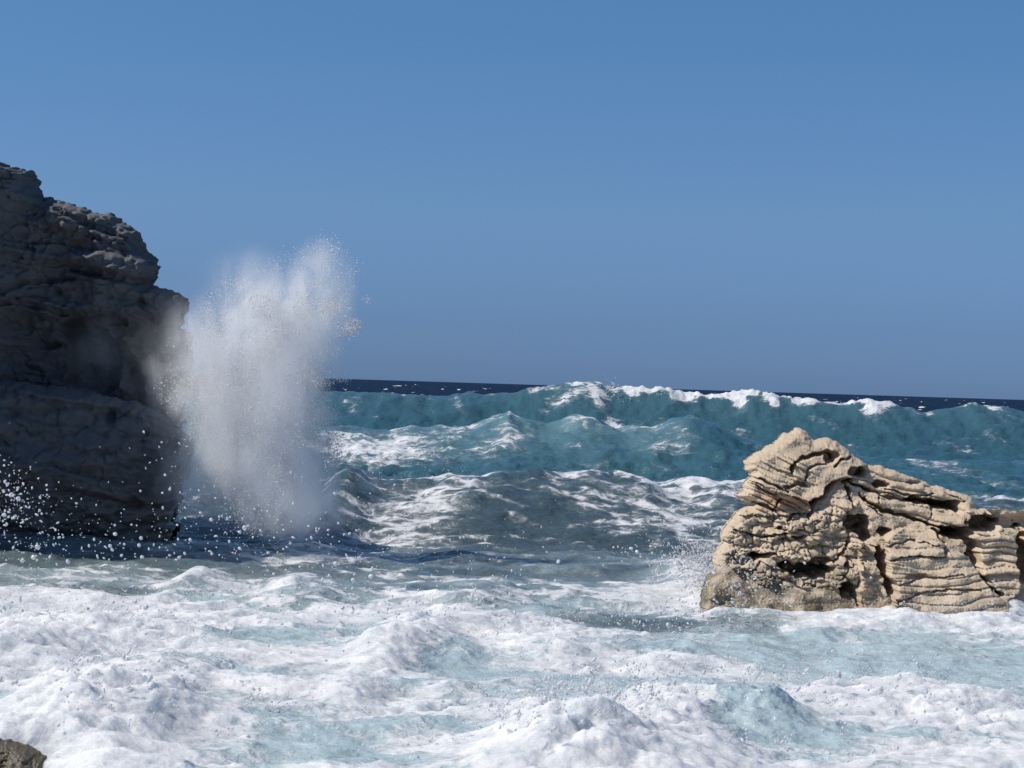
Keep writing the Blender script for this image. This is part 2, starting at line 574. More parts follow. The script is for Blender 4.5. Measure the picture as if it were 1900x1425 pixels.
    for (px, py, rx, v) in [(945, 716, 50, .95), (660, 709, 10, .35), (740, 712, 12, .4), (850, 712, 14, .4), (1420, 735, 16, .4), (1680, 745, 22, .5), (1760, 748, 14, .4), (1190, 722, 20, .4), (1275, 724, 25, .5), (810, 707, 8, .5), (1860, 757, 12, .4), (690, 718, 20, .35), (1000, 718, 30, .5)]:
        q = P(px, py, 230.0)
        foam += v * np.exp(-(((X - q[0]) / (rx / F * 230)) ** 2 + ((Y - 230) / 9.0) ** 2))
        h += 0.9 * v * np.exp(-(((X - q[0]) / (rx * 1.6 / F * 230)) ** 2 + ((Y - 233) / 9.0) ** 2))

    # swell three: laced crest, dark face
    l3 = smooth(0.50, 0.78, ridged(X / 1.7, Y / 1.5, 4, 71, 0.55))
    foam += l3 * 0.32 * np.exp(-((s3 - 0.8) / 2.3) ** 2)
    foam += 0.55 * np.exp(-((s3 + 0.1) / 0.45) ** 2) * smooth(-0.1, 0.6, fbm(X / 0.9, Y / 3, 4, 73, 0.6))
    for (px, py, rx, ry, v) in [(1230, 915, 120, 12, .85), (1300, 935, 110, 13, .7), (1240, 955, 140, 14, .55), (1330, 980, 80, 14, .5), (840, 915, 60, 22, .55),
                                (760, 945, 110, 18, .6), (650, 965, 110, 16, .6), (620, 990, 110, 12, .6), (560, 1000, 90, 12, .55), (900, 900, 110, 10, .5),
                                (1060, 935, 110, 12, .3), (1290, 905, 60, 8, .5), (740, 890, 50, 10, .45), (690, 1010, 120, 12, .35)]:
        foam += v * 0.8 * blob(X, Y, px, py, rx, ry, 0.35)
    # long lacy threads over the dark trough
    foam += mid * 0.36 * smooth(0.52, 0.82, ridged(X / 1.9 + 0.2 * Y, Y / 1.2, 4, 75, 0.6)) * smooth(24, 30, Y)
    aer_lift += 0.30 * smooth(29, 31, Y) * smooth(37, 34, Y) * (0.6 + fbm(X / 1.5, Y / 1.0, 3, 76))  # paler water colour added to lighten the cliff's shadow here
    shal = smooth(30.5, 27.0, Y) * smooth(23, 25, Y)
    foam += shal * (0.04 + 0.46 * smooth(0.50, 0.80, ridged(X / 1.6 - 0.15 * Y, Y / 0.9, 4, 77, 0.6)))
    aer_lift += shal * (0.30 + 0.40 * fbm(X / 2.6, Y / 1.4, 3, 78))
    # foam patches between
    for (px, py, rx, ry, v) in [(360, 1080, 60, 16, .6), (540, 1098, 70, 14, .55), (430, 1100, 130, 18, .5), (120, 1065, 140, 14, .4), (80, 1090, 120, 18, .45),
                                (950, 1115, 110, 12, .55), (1180, 1095, 140, 18, .65), (1270, 1060, 60, 16, .9), (1230, 1120, 120, 20, .6), (860, 1085, 80, 9, .45),
                                (750, 1110, 120, 12, .45), (1290, 1100, 70, 26, .8), (600, 1130, 160, 12, .5), (1040, 1085, 60, 8, .4), (1420, 1140, 130, 14, .8), (250, 1120, 200, 14, .5),
                                (60, 1010, 70, 12, .35)]:
        foam += v * 0.85 * blob(X, Y, px, py, rx, ry, 0.0)
        aer_lift += v * 0.30 * blob(X, Y, px, py, rx * 1.2, ry * 1.3, 0.0)
    # little peaked waves
    for (px, py, rx, ry, a) in [(365, 1082, 42, 16, .24), (540, 1098, 55, 16, .24), (600, 1105, 30, 14, .10), (150, 1075, 110, 14, .14), (1270, 1068, 50, 20, .16), (900, 1105, 100, 14, .12),
                                (230, 1015, 260, 16, .22), (640, 960, 45, 30, .45), (60, 1000, 120, 16, .18)]:
        h += a * blob(X, Y, px, py, rx, ry)

    soft = np.clip(foam, 0, 3)
    foam = np.where((Y > 24) & (Y < 95), 0.70 * (1 - np.exp(-soft / 0.62)), foam)
    foam = np.maximum(foam, mid * (0.13 + 0.10 * fbm(X / 3.0, Y / 2.5, 3, 79)))

    # foreground white water
    fx = X + 0.5 * fbm(X / 2.0, Y / 2.0, 2, 81)
    edge = 24.6 + 0.9 * noise2(X / 2.2, X * 0, 83) + 0.5 * noise2(X / 0.8, X * 0, 84) + interp(X, [(-9, 1.2), (-5, 0.2), (-1, .3), (1, -.2), (2.2, -0.9), (3.4, -1.5), (4.6, 1.5), (7, 2.6)])
    front = smooth(edge + 0.5, edge - 0.9, Y)
    foam += front * (0.58 + 0.26 * fbm(X / 1.7 + 0.4 * Y, Y / 1.0, 4, 85))
    aer_lift += front * 0.85
    # thinner, aerated patches in it
    for (px, py, rx, ry, v) in [(1530, 1205, 260, 30, .75), (1400, 1345, 95, 38, .95), (1120, 1265, 120, 26, .5), (880, 1235, 110, 26, .5), (640, 1265, 150, 26, .42),
                                (700, 1360, 260, 40, .32), (1780, 1250, 120, 26, .65), (1880, 1285, 60, 22, .8), (560, 1190, 150, 22, .35), (1480, 1260, 150, 26, .45), (1880, 1220, 50, 20, .55),
                                (1180, 1300, 50, 22, .55), (1600, 1380, 120, 20, .35), (560, 1395, 180, 24, .3)]:
        foam -= v * 0.78 * blob(X, Y, px, py, rx, ry)
    # heaped froth
    mound = np.zeros_like(X)
    for (px, py, rx, ry, a) in [(765, 1195, 70, 30, .34), (700, 1225, 60, 26, .18), (1120, 1395, 200, 80, .38), (1010, 1420, 120, 60, .20), (1230, 1330, 80, 40, .22), (1395, 1335, 110, 36, .34),
                                (140, 1330, 150, 70, .42), (30, 1200, 140, 40, .32), (330, 1330, 100, 40, .16), (1000, 1180, 130, 26, .2), (1750, 1320, 160, 40, .2), (1650, 1150, 240, 22, .14),
                                (1850, 1140, 120, 26, .22), (660, 1285, 55, 18, .16), (240, 1180, 130, 24, .16), (480, 1175, 90, 18, .10), (1560, 1300, 90, 24, .16), (1180, 1190, 90, 20, .14)]:
        b = blob(X, Y, px, py, rx, ry)
        mound += a * b
        foam += 0.25 * b * (a > .15) * (px != 1395)
    h -= 0.55 * blob(X, Y, 10, 1420, 95, 42)
    h += mound * (0.60 + 0.50 * billow(X / 0.55, Y / 0.5, 4, 86, 0.55) * smooth(0.03, 0.2, mound))
    rough = near * np.clip(0.35 + 0.9 * np.clip(foam, 0, 1), 0, 1.2)
    cell = noise2(X / 2.5, Y / 2.5, 87) * 0.5 + 0.5
    b1 = billow(fx / 1.25, Y / 0.85, 4, 91, 0.5)
    h += rough * (b1 - 0.25) * 0.17 * (0.30 + cell)
    b2 = billow(X / 0.26 + 2 * chop2, Y / 0.24, 3, 93, 0.55)
    h += rough * (b2 - 0.3) * 0.028 * (0.3 + 1.2 * smooth(0.3, 0.8, cell))
    h += rough * 0.06 * (ridged(X / 0.75, Y / 0.40, 3, 95) - 0.6)
    # foam piles up a little
    h += 0.03 * near * np.clip(foam, 0, 1)
    foam = np.maximum(foam, near * (0.20 + 0.10 * fbm(X / 1.2, Y / 0.8, 3, 99)))
    foam = np.clip(foam, 0, 1.15)
    # colour zone
    yb = Y + 6 * noise2(X / 18, Y / 18, 97)
    zone = np.interp(yb, [14, 26, 36, 46, 56, 72, 106, 114, 200], [0.0, 0.08, 0.30, 0.34, 0.48, 0.52, 0.68, 0.82, 1.0])
    return h, foam, np.clip(aer_lift, 0, 1), zone, np.clip(thin, 0, 1)


def build_sea():
    rows = np.concatenate([np.linspace(4, 12.3, 14), np.arange(12.6, 26, 0.036), np.arange(26, 46, 0.075),
                           46 * (160 / 46) ** (np.arange(0, 300) / 300.0), 160 * (60000 / 160) ** (np.arange(0, 121) / 120.0)])
    t = math.tan(math.radians(16.2))
    inner = np.linspace(-t, t, 700)
    outer = np.tan(np.radians(np.linspace(16.4, 72, 40)))
    cols = np.concatenate([-outer[::-1], inner, outer])
    T, R = np.meshgrid(cols, rows)
    X, Y = (T * R).ravel(), R.ravel()
    h, foam, aer_lift, zone, thin = sea_fields(X, Y)
    # water stays level where the grid is coarse beside the frame
    v = np.stack([X, Y, h], -1)
    nr, nc = R.shape
    idx = np.arange(nr * nc).reshape(nr, nc)
    f = np.stack([idx[:-1, :-1], idx[:-1, 1:], idx[1:, 1:], idx[1:, :-1]], -1).reshape(-1, 4)
    o = link_mesh('sea', v, f, M_SEA, attrs={'foam': foam, 'aer_lift': aer_lift, 'zone': zone, 'thin': thin})
    tag(o, 'rough turquoise and navy sea with white surf in front', 'sea', kind='structure')
    return o


def sea_z(x, y):
    return sea_fields(np.atleast_1d(np.asarray(x, float)), np.atleast_1d(np.asarray(y, float)))


build_sea()


# ------------------------------------------------------------------ rocks
def relief_body(poly, step, D0, relief, thick, edge_r, regions, root, mat, names, edge_noise=(5, 22, 2.0, 7), seed=0, labels=None, back_r=100, strata=(0, 0.2, 24)):
    """A closed rock: its front is sculpted in relief (metres towards the viewer), its back is rounded.
    The face is cut along its crevices into the parts listed in regions."""
    m = D0 / F
    xs = [p[0] for p in poly]
    ys = [p[1] for p in poly]
    gx = np.arange(min(xs) - 12, max(xs) + 12, step)
    gy = np.arange(min(ys) - 12, max(ys) + 12, step)
    U, V = np.meshgrid(gx, gy)
    a1, s1, a2, s2 = edge_noise
    wu = a1 * noise2(U / s1, V / s1, seed + 1) + a2 * noise2(U / s2, V / s2, seed + 2)
    wv = a1 * noise2(U / s1, V / s1, seed + 3) + a2 * noise2(U / s2, V / s2, seed + 4)
    ks, kt, kp = strata            # beds of unequal reach step the outline
    bt = (V - kt * U) / kp + 0.3 * noise2(U / 60, V / 60, seed + 5)
    zi = np.zeros(U.shape, np.int64)
    st = _hash(np.floor(bt).astype(np.int64), zi, zi, seed) - 0.5 + 0.5 * (bt - np.floor(bt))
    wu = wu + ks * st
    sd = signed(U + wu, V + wv, poly)
    prof = 1 - (1 - np.clip(sd / edge_r, 0, 1)) ** 2
    lean, front, attrs = relief(U, V, sd)
    front = lean * m + front * m * smooth(-4, 22, sd) + prof * edge_r * m
    back = lean * m - thick * (1 - (1 - np.clip(sd / back_r, 0, 1)) ** 2) * (1 + 0.15 * fbm(U / 60, V / 60, 3, seed + 9))
    base = P(U, V, D0 - lean * m)
    base[..., 1] = D0
    fv = base.copy()
    fv[..., 1] -= front
    bv = base.copy()
    bv[..., 1] -= back
    ny, nx = U.shape
    idx = np.arange(ny * nx).reshape(ny, nx)
    ok = sd > 0
    cell = ok[:-1, :-1] & ok[:-1, 1:] & ok[1:, 1:] & ok[1:, :-1]
    quad = np.stack([idx[:-1, :-1], idx[1:, :-1], idx[1:, 1:], idx[:-1, 1:]], -1)
    lab = np.zeros(cell.shape, int)
    cu, cv = (U + 0.6 * wu)[:-1, :-1] + step / 2, (V + 0.6 * wv)[:-1, :-1] + step / 2
    for i, pg in enumerate(regions):
        lab = np.where(inside(cu, cv, pg), i + 1, lab)
    N = ny * nx
    allv = np.concatenate([fv.reshape(-1, 3), bv.reshape(-1, 3)])
    at = {k: np.concatenate([a.ravel(), a.ravel()]) for k, a in attrs.items()}
    # coarse back + rim
    bq = quad[cell][:, ::-1] + N
    rim = []
    for (dy, dx, e0, e1) in ((-1, 0, 0, 3), (1, 0, 1, 2), (0, -1, 0, 1), (0, 1, 3, 2)):
        nb = np.zeros_like(cell)
        src = cell
        if dy == -1:
            nb[1:] = src[:-1]
        elif dy == 1:
            nb[:-1] = src[1:]
        elif dx == -1:
            nb[:, 1:] = src[:, :-1]
        else:
            nb[:, :-1] = src[:, 1:]
        sel = cell & ~nb
        q = quad[sel]
        rim.append(np.stack([q[:, e0], q[:, e1], q[:, e1] + N, q[:, e0] + N], -1))
    rim = np.concatenate(rim)
    origin = np.array(root.location)
    for i, nm in enumerate(names):
        fs = quad[cell & (lab == i)]
        if i == 0:
            fs = np.concatenate([fs, bq, rim])
        if len(fs) == 0:
            continue
        used, inv = np.unique(fs, return_inverse=True)
        o = link_mesh(nm, allv[used] - origin, inv.reshape(fs.shape), mat, root, {k: a[used] for k, a in at.items()})
        if labels and labels.get(i):
            o['label'] = labels[i]


def Z4(pts):
    return [(1200 + x * 0.36842, 675 + y * 0.36842) for x, y in pts]


ROCK_POLY = Z4([(750, 320), (700, 345), (640, 395), (580, 430), (520, 452), (488, 490), (500, 512), (484, 532), (520, 560), (505, 580), (472, 605), (482, 630), (438, 660),
                (480, 690), (520, 708), (468, 738), (430, 770), (405, 800), (372, 860), (382, 890), (340, 950), (330, 990), (340, 1030), (285, 1090), (275, 1160), (262, 1330),
                (2080, 1330), (2080, 700), (1960, 735), (1900, 742), (1760, 730), (1660, 724), (1650, 690), (1625, 655), (1590, 648), (1450, 610), (1380, 588), (1290, 550),
                (1180, 512), (1095, 497), (1052, 462), (985, 405), (955, 378), (900, 372), (845, 376), (815, 345), (785, 328)])
RC = [  # crevices: points, width, depth (photo px)
    ([(712, 545), (730, 495), (770, 470), (850, 455), (900, 432), (940, 452), (925, 485), (890, 490)], 11, 34),
    ([(785, 575), (795, 525), (850, 505), (905, 500)], 6, 16), ([(930, 515), (960, 478), (1005, 468)], 7, 26),
    ([(690, 615), (740, 600), (780, 600)], 12, 22), ([(825, 690), (870, 668), (905, 612), (950, 582), (1010, 582)], 15, 42),
    ([(1015, 592), (1100, 632), (1200, 668), (1320, 690), (1420, 706)], 8, 30), ([(1330, 686), (1480, 700), (1560, 735)], 19, 60),
    ([(1090, 676), (1180, 735), (1290, 762), (1410, 800), (1480, 835)], 9, 40), ([(1160, 668), (1145, 735)], 4, 16), ([(1425, 735), (1412, 795)], 4, 14),
    ([(1480, 835), (1560, 850), (1625, 900), (1640, 985)], 24, 70), ([(1150, 925), (1162, 1000), (1190, 1075), (1215, 1145)], 20, 60),
    ([(1185, 940), (1165, 1060)], 11, 45), ([(1600, 950), (1640, 1020), (1680, 1080), (1700, 1110), (1760, 1160)], 15, 55), ([(1430, 830), (1480, 900), (1470, 940)], 11, 40),
    ([(430, 830), (490, 840), (540, 862), (590, 868)], 5, 20), ([(580, 868), (640, 855), (690, 850)], 5, 26), ([(625, 740), (640, 700), (660, 680)], 5, 18),
    ([(800, 770), (820, 735), (825, 700)], 9, 28), ([(540, 980), (590, 955), (640, 948)], 9, 46), ([(990, 600), (1005, 640), (1030, 720)], 8, 40),
    ([(500, 545), (560, 575), (630, 610), (690, 640)], 6, 24), ([(490, 590), (560, 625), (640, 650)], 5, 20), ([(530, 690), (600, 715), (640, 735)], 6, 26),
    ([(1060, 1090), (1040, 1150), (1050, 1210)], 7, 26), ([(1000, 900), (960, 960), (930, 1000)], 7, 30),
    ([(1190, 905), (1300, 880), (1440, 905)], 4, 12), ([(1190, 985), (1250, 965), (1350, 958), (1470, 965)], 5, 20), ([(1060, 650), (1100, 700), (1170, 760)], 5, 18),
    ([(1230, 1110), (1330, 1075), (1450, 1060), (1560, 1050)], 4, 12), ([(1230, 1185), (1340, 1140), (1500, 1120), (1650, 1125)], 5, 14), ([(690, 790), (720, 760), (760, 750)], 6, 26),
    ([(1390, 620), (1470, 640), (1600, 690)], 4, 14), ([(1200, 630), (1330, 665), (1440, 655)], 5, 18),
]
RV = [  # hollows: centre, radii, depth
    (1050, 540, 52, 26, 60), (1045, 800, 66, 48, 95), (1085, 860, 34, 36, 80), (1185, 838, 34, 22, 50), (1690, 800, 92, 44, 110), (1500, 712, 80, 26, 60),
    (1560, 845, 70, 32, 80), (800, 1035, 130, 36, 95), (690, 1010, 40, 24, 70), (1000, 1120, 40, 36, 80), (560, 960, 55, 15, 55), (1175, 605, 42, 18, 40), (1350, 598, 45, 11, 26),
    (905, 462, 30, 22, 40), (660, 822, 13, 12, 36), (1880, 960, 40, 140, 120), (1930, 1010, 60, 120, 120), (760, 870, 40, 10, 30),
    (1010, 640, 14, 30, 36), (1330, 1058, 70, 14, 16), (870, 985, 60, 18, 50), (990, 1000, 20, 14, 40), (1215, 1120, 16, 50, 40), (1020, 1160, 40, 26, 40),
]


def rock_relief(U, V, sd):
    zx, zy = (U - 1200) / 0.36842, (V - 675) / 0.36842
    jx = 8 * noise2(zx / 45, zy / 45, 101) + 2.5 * noise2(zx / 14, zy / 14, 103)
    jy = 8 * noise2(zx / 45, zy / 45, 102) + 2.5 * noise2(zx / 14, zy / 14, 104)
    x, y = zx + jx, zy + jy
    crown = inside(x, y, [(400, 250), (1000, 250), (1110, 500), (1010, 580), (905, 610), (830, 690), (660, 650), (430, 545)])
    slab = inside(x, y, [(400, 545), (660, 640), (825, 690), (830, 740), (600, 760), (400, 760)])
    shelf = inside(x, y, [(1015, 590), (1110, 490), (1700, 600), (1700, 740), (1560, 735), (1320, 690), (1100, 632)])
    shelf2 = inside(x, y, [(1015, 592), (1100, 632), (1320, 690), (1560, 735), (1700, 740), (1640, 800), (1480, 835), (1290, 765), (1090, 676)])
    bed = inside(x, y, [(1180, 860), (1260, 825), (1440, 835), (1480, 930), (1600, 960), (1700, 1100), (1780, 1180), (1780, 1400), (1225, 1400), (1215, 1150), (1190, 980)])
    stack = inside(x, y, [(1600, 850), (1720, 830), (1820, 860), (1860, 960), (1855, 1150), (1780, 1180), (1690, 1090), (1640, 990)])
    pill = inside(x, y, [(1040, 880), (1150, 900), (1160, 1000), (1220, 1150), (1230, 1400), (1020, 1400), (1060, 1100)])
    pit = inside(x, y, [(560, 750), (830, 700), (1000, 600), (1060, 700), (1090, 880), (1050, 1090), (900, 1130), (560, 1100), (380, 1000), (380, 850)])
    rear = inside(x, y, [(1660, 700), (2100, 650), (2100, 900), (1900, 830), (1780, 840), (1770, 790)])
    lean = (V - 790) * 0.72 + 10 * fbm(U / 120, V / 90, 2, 109)
    r = 0
    calm = 1 - 0.75 * np.exp(-(((zx - 700) / 170) ** 2 + ((zy - 430) / 90) ** 2)) - 0.5 * np.exp(-(((zx - 1400) / 200) ** 2 + ((zy - 1010) / 70) ** 2))
    r = r + 12 * (0.3 + 0.7 * calm) * fbm(U / 75, V / 55, 3, 111) + 2.6 * fbm(U / 22, V / 15, 4, 113, 0.5) * calm * (0.45 + 0.55 * pit)

    def soft(mk, w):   # mask softened by noise only at its border
        return mk.astype(float)
    r = r + 26 * crown + 6 * slab + (-14) * shelf + 4 * shelf2 + 30 * bed + 14 * stack + 16 * pill - 60 * rear
    # smooth crown top plane
    r = r - 24 * np.exp(-(((zx - 720) / 130) ** 2 + ((zy - 420) / 70) ** 2)) * crown

    def beds(t, amp, pw=4):
        t = t + 0.35 * noise2(t * 0.9, zx / 260, 121)
        f = t - np.floor(t)
        k = _hash(np.floor(t).astype(np.int64), np.zeros_like(t).astype(np.int64), np.zeros_like(t).astype(np.int64), 5)
        return amp * ((1 - np.abs(2 * f - 1) ** pw) * (0.5 + k) - 0.5 + 1.4 * (k - 0.5))
    wob = 12 * noise2(zx / 150, zy / 70, 131) + 3 * noise2(zx / 40, zy / 24, 132)
    tilt = (zy - 0.42 * (zx - 480) + wob)
    low_left = smooth(450, 560, zy + 0.2 * (zx - 480) + 0)
    r = r + np.where(crown | slab, beds(tilt / 27, 10) * low_left * smooth(900, 700, zx), 0)
    t2 = (zy - 0.24 * (zx - 1000) + wob)
    r = r + np.where(shelf | shelf2, beds(t2 / 40, 9), 0)
    t3 = zy + 0.00035 * (zx - 1380) ** 2 * np.sign(1) - 0.02 * (zx - 1200) + wob * 0.7
    r = r + np.where(bed, beds(t3 / 44, 6.5, 6) * (1 - 0.6 * np.exp(-((zy - 1010) / 55) ** 2)), 0)
    r = r + np.where(bed & (zx < 1300), beds(t3 / 17, 2.2), 0)
    t4 = zy + 6 * np.sin(zx / 34) + wob
    r = r + np.where(stack, beds(t4 / 34, 8), 0)
    r = r + np.where(pill | pit, beds((zy - 0.15 * zx + wob) / 52, 6), 0)
    # knobbly, honeycombed face
    wx, wy = zx + 16 * noise2(zx / 50, zy / 50, 141), zy + 16 * noise2(zx / 50, zy / 50, 142)
    d1, d2, idv = worley(wx / 62, wy / 40, 143)
    knob = np.sqrt(np.clip(1 - (d1 / 0.75) ** 2, 0, 1))
    gap = smooth(0.16, 0.03, d2 - d1)
    pm = pit * smooth(720, 800, zy + 0.12 * (zx - 600)) + 0.25 * pill
    r = r + pm * (11 * knob + 16 * (idv - 0.5) - 10 * gap * smooth(-0.1, 0.45, noise2(zx / 80, zy / 80, 144)))
    e1, e2, id2 = worley(wx / 27, wy / 19, 145)
    r = r + pm * (4.5 * np.sqrt(np.clip(1 - (e1 / 0.8) ** 2, 0, 1)) - 5 * smooth(0.14, 0.03, e2 - e1) + 5 * (id2 - 0.5)) * smooth(-0.2, 0.3, noise2(zx / 130, zy / 90, 146))
    for pts, w, dep in RC:
        d = seg_dist(x, y, pts)
        ww = w * (0.85 + 0.5 * noise2(zx / 40, zy / 40, 151))
        r = r - dep * smooth(1.35, 0.55, d / np.maximum(ww, 2.0))
    for cx, cyy, rx, ry, dep in RV:
        q = np.hypot((x - cx) / rx, (y - cyy) / ry) * (1 + 0.22 * noise2(zx / 30, zy / 26, 153))
        r = r - dep * smooth(1.12, 0.72, q)
    # scattered small pits and chips
    s1, s2, sid = worley(zx / 58 + 0.3 * noise2(zx / 30, zy / 30, 160), zy / 30 + 0.3 * noise2(zx / 30, zy / 30, 159), 161)
    r = r - 4 * smooth(0.30, 0.08, s1) * (sid > 0.62) * (0.25 + 0.75 * pit) * (1 - 0.9 * crown)
    r = r + 1.6 * fbm(zx / 9, zy / 8, 3, 163)
    rust = np.exp(-(((zx - 700) / 120) ** 2 + ((zy - 700) / 34) ** 2)) + 0.7 * np.exp(-(((zx - 610) / 40) ** 2 + ((zy - 660) / 30) ** 2))
    weed = smooth(985, 1080, zy + 0.02 * zx + 30 * noise2(zx / 70, zy / 50, 165)) * smooth(1060, 960, zx) * 0.75
    return lean, r, {'rust': np.clip(rust, 0, 1), 'weed': weed}


rock = empty('limestone_rock', (5.2, 27.0, -0.3), 'tan layered limestone rock standing in white surf on the right', 'rock')
ROCK_REG = [Z4(p) for p in (
    [(300, 200), (1000, 200), (1110, 500), (1010, 582), (905, 610), (830, 690), (690, 640), (430, 545), (300, 520)],
    [(300, 520), (430, 545), (690, 640), (830, 690), (825, 745), (600, 765), (300, 770)],
    [(1015, 592), (1110, 480), (1700, 580), (1720, 740), (1560, 735), (1420, 706), (1200, 668), (1100, 632)],
    [(1015, 592), (1100, 632), (1200, 668), (1420, 706), (1560, 735), (1640, 770), (1560, 845), (1480, 835), (1290, 765), (1180, 735), (1090, 676)],
    [(1190, 860), (1260, 825), (1440, 835), (1480, 930), (1600, 955), (1700, 1110), (1780, 1180), (1780, 1500), (1225, 1500), (1215, 1145), (1165, 980)],
    [(1600, 860), (1720, 830), (1830, 860), (1868, 960), (1868, 1180), (1780, 1180), (1690, 1100), (1640, 1020)],
    [(1050, 890), (1150, 905), (1162, 1000), (1215, 1145), (1225, 1500), (1020, 1500), (1050, 1150)],
    [(300, 770), (600, 765), (825, 745), (1000, 600), (1090, 676), (1100, 880), (1050, 890), (1060, 1090), (930, 1130), (300, 1080)],
    [(1660, 690), (2200, 600), (2200, 900), (1900, 835), (1790, 850), (1780, 790)])]
relief_body(ROCK_POLY, 1.55, 27.6, rock_relief, 2.6, 20, ROCK_REG, rock, M_ROCK,
            ['rock_body', 'crown_slab', 'slanting_bed', 'upper_ledge', 'middle_ledge', 'bedded_block', 'side_stack', 'pillar', 'pitted_face', 'rear_ledge'], seed=200, back_r=90, edge_noise=(3.5, 22, 1.6, 7), strata=(4, 0.3, 15),
            labels={1: 'smooth pale pointed top slab', 2: 'thin slanting beds with a rusty orange stain', 5: 'big block of curved level beds',
                    6: 'small stack of wavy thin beds', 8: 'knobbly face full of dark pits'})

CLIFF_POLY = [(-430, 100), (-330, 118), (-240, 155), (-150, 200), (-80, 245), (-40, 276), (0, 298), (24, 305), (45, 312), (68, 316), (76, 328), (71, 338), (80, 350), (92, 366), (98, 372), (106, 366), (118, 373), (124, 372), (147, 379),
              (178, 386), (186, 393), (221, 397), (236, 411), (258, 423), (274, 442), (282, 466), (296, 478), (303, 486), (300, 508), (293, 528), (317, 534), (340, 543), (356, 561),
              (352, 588), (336, 609), (352, 616), (359, 640), (362, 690), (352, 740), (340, 800), (338, 880), (335, 960), (330, 1060), (-420, 1060)]
CC = [([(-60, 352), (30, 338), (76, 336)], 6, 22), ([(80, 372), (130, 400), (175, 420), (236, 452)], 5, 8), ([(-60, 455), (0, 445), (40, 460), (85, 470)], 4, 14),
      ([(-60, 540), (30, 548), (60, 530), (150, 520)], 5, 16), ([(-40, 570), (50, 562), (120, 580), (190, 592), (240, 600)], 7, 26), ([(150, 500), (220, 515), (292, 530)], 8, 26),
      ([(100, 400), (110, 440), (100, 470)], 5, 10), ([(270, 560), (300, 600), (350, 612)], 6, 22), ([(180, 440), (240, 470), (290, 475)], 5, 12), ([(-40, 640), (60, 650), (110, 640)], 5, 16),
      ([(0, 480), (100, 500), (180, 490)], 3, 8), ([(230, 640), (260, 700), (262, 770)], 10, 30)]


def cliff_relief(U, V, sd):
    jx = 4 * noise2(U / 22, V / 22, 301) + 2 * noise2(U / 8, V / 8, 302)
    jy = 4 * noise2(U / 22, V / 22, 303) + 2 * noise2(U / 8, V / 8, 304)
    x, y = U + jx, V + jy
    # the face turns away to the right; its unseen bulge left of frame is shaped to shade it
    lean = 370 * smooth(100, -210, U)
    r = 0 + 30 * smooth(330, 180, U)
    r = r + 22 * fbm(U / 90, V / 60, 3, 311) + 7 * fbm(U / 26, V / 18, 4, 313, 0.55)
    r = r - (V - 520) * 0.10 * smooth(520, 800, V)
    # overhanging upper mass, set-back upper shoulder
    r = r + 34 * smooth(600, 560, V - 0.06 * U)
    r = r + np.where(inside(x, y, [(-500, 100), (80, 300), (84, 342), (-500, 380)]), 16, 0)
    sh = inside(x, y, [(95, 360), (235, 400), (320, 480), (310, 500), (250, 452), (175, 428), (120, 398)])
    r = r - 26 * sh
    blk = inside(x, y, [(285, 528), (330, 520), (370, 555), (358, 612), (300, 606), (270, 565)])
    r = r + 12 * blk

    def beds(t, amp, pw=4):
        t = t + 0.4 * noise2(t * 0.8, U / 120, 321)
        f = t - np.floor(t)
        zz = np.zeros_like(t).astype(np.int64)
        k = _hash(np.floor(t).astype(np.int64), zz, zz, 8)
        return amp * ((1 - np.abs(2 * f - 1) ** pw) * (0.5 + k) + 1.6 * (k - 0.5))
    wob = 8 * noise2(U / 60, V / 40, 331) + 3 * noise2(U / 16, V / 12, 332)
    r = r + beds((V - 0.16 * U + wob) / 26, 8.0)
    d1, d2, idv = worley((U + wob) / 48, (V + wob) / 30, 341)
    r = r + 10 * (idv - 0.5) - 6 * smooth(0.12, 0.03, d2 - d1)
    for pts, w, dep in CC:
        r = r - dep * smooth(1.3, 0.5, seg_dist(x, y, pts) / w)
    # sea cave
    cv = signed(x, y, [(118, 600), (165, 586), (205, 612), (233, 655), (230, 722), (200, 735), (128, 712), (140, 650)])
    r = r - 95 * smooth(-2, 9, cv)
    r = r + 2.5 * fbm(U / 9, V / 7, 3, 351)
    return lean, r, {'rust': np.zeros_like(U), 'weed': np.zeros_like(U)}


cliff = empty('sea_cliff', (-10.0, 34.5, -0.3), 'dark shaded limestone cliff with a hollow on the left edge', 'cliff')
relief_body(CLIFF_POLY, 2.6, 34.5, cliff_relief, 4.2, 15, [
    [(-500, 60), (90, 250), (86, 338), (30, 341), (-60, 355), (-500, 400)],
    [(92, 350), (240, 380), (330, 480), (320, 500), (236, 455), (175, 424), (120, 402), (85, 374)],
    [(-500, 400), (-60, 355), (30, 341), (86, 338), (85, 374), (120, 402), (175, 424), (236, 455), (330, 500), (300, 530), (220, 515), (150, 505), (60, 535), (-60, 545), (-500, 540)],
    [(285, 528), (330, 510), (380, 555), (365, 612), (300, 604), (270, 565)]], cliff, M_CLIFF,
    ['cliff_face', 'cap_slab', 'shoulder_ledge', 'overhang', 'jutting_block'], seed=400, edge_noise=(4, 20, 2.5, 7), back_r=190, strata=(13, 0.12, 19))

BOUL_POLY = [(-300, 640), (-150, 690), (0, 705), (100, 712), (150, 722), (210, 732), (258, 745), (306, 768), (326, 792), (352, 802), (364, 815), (362, 840), (352, 880), (344, 910), (330, 940), (322, 985), (318, 1060), (-300, 1060)]


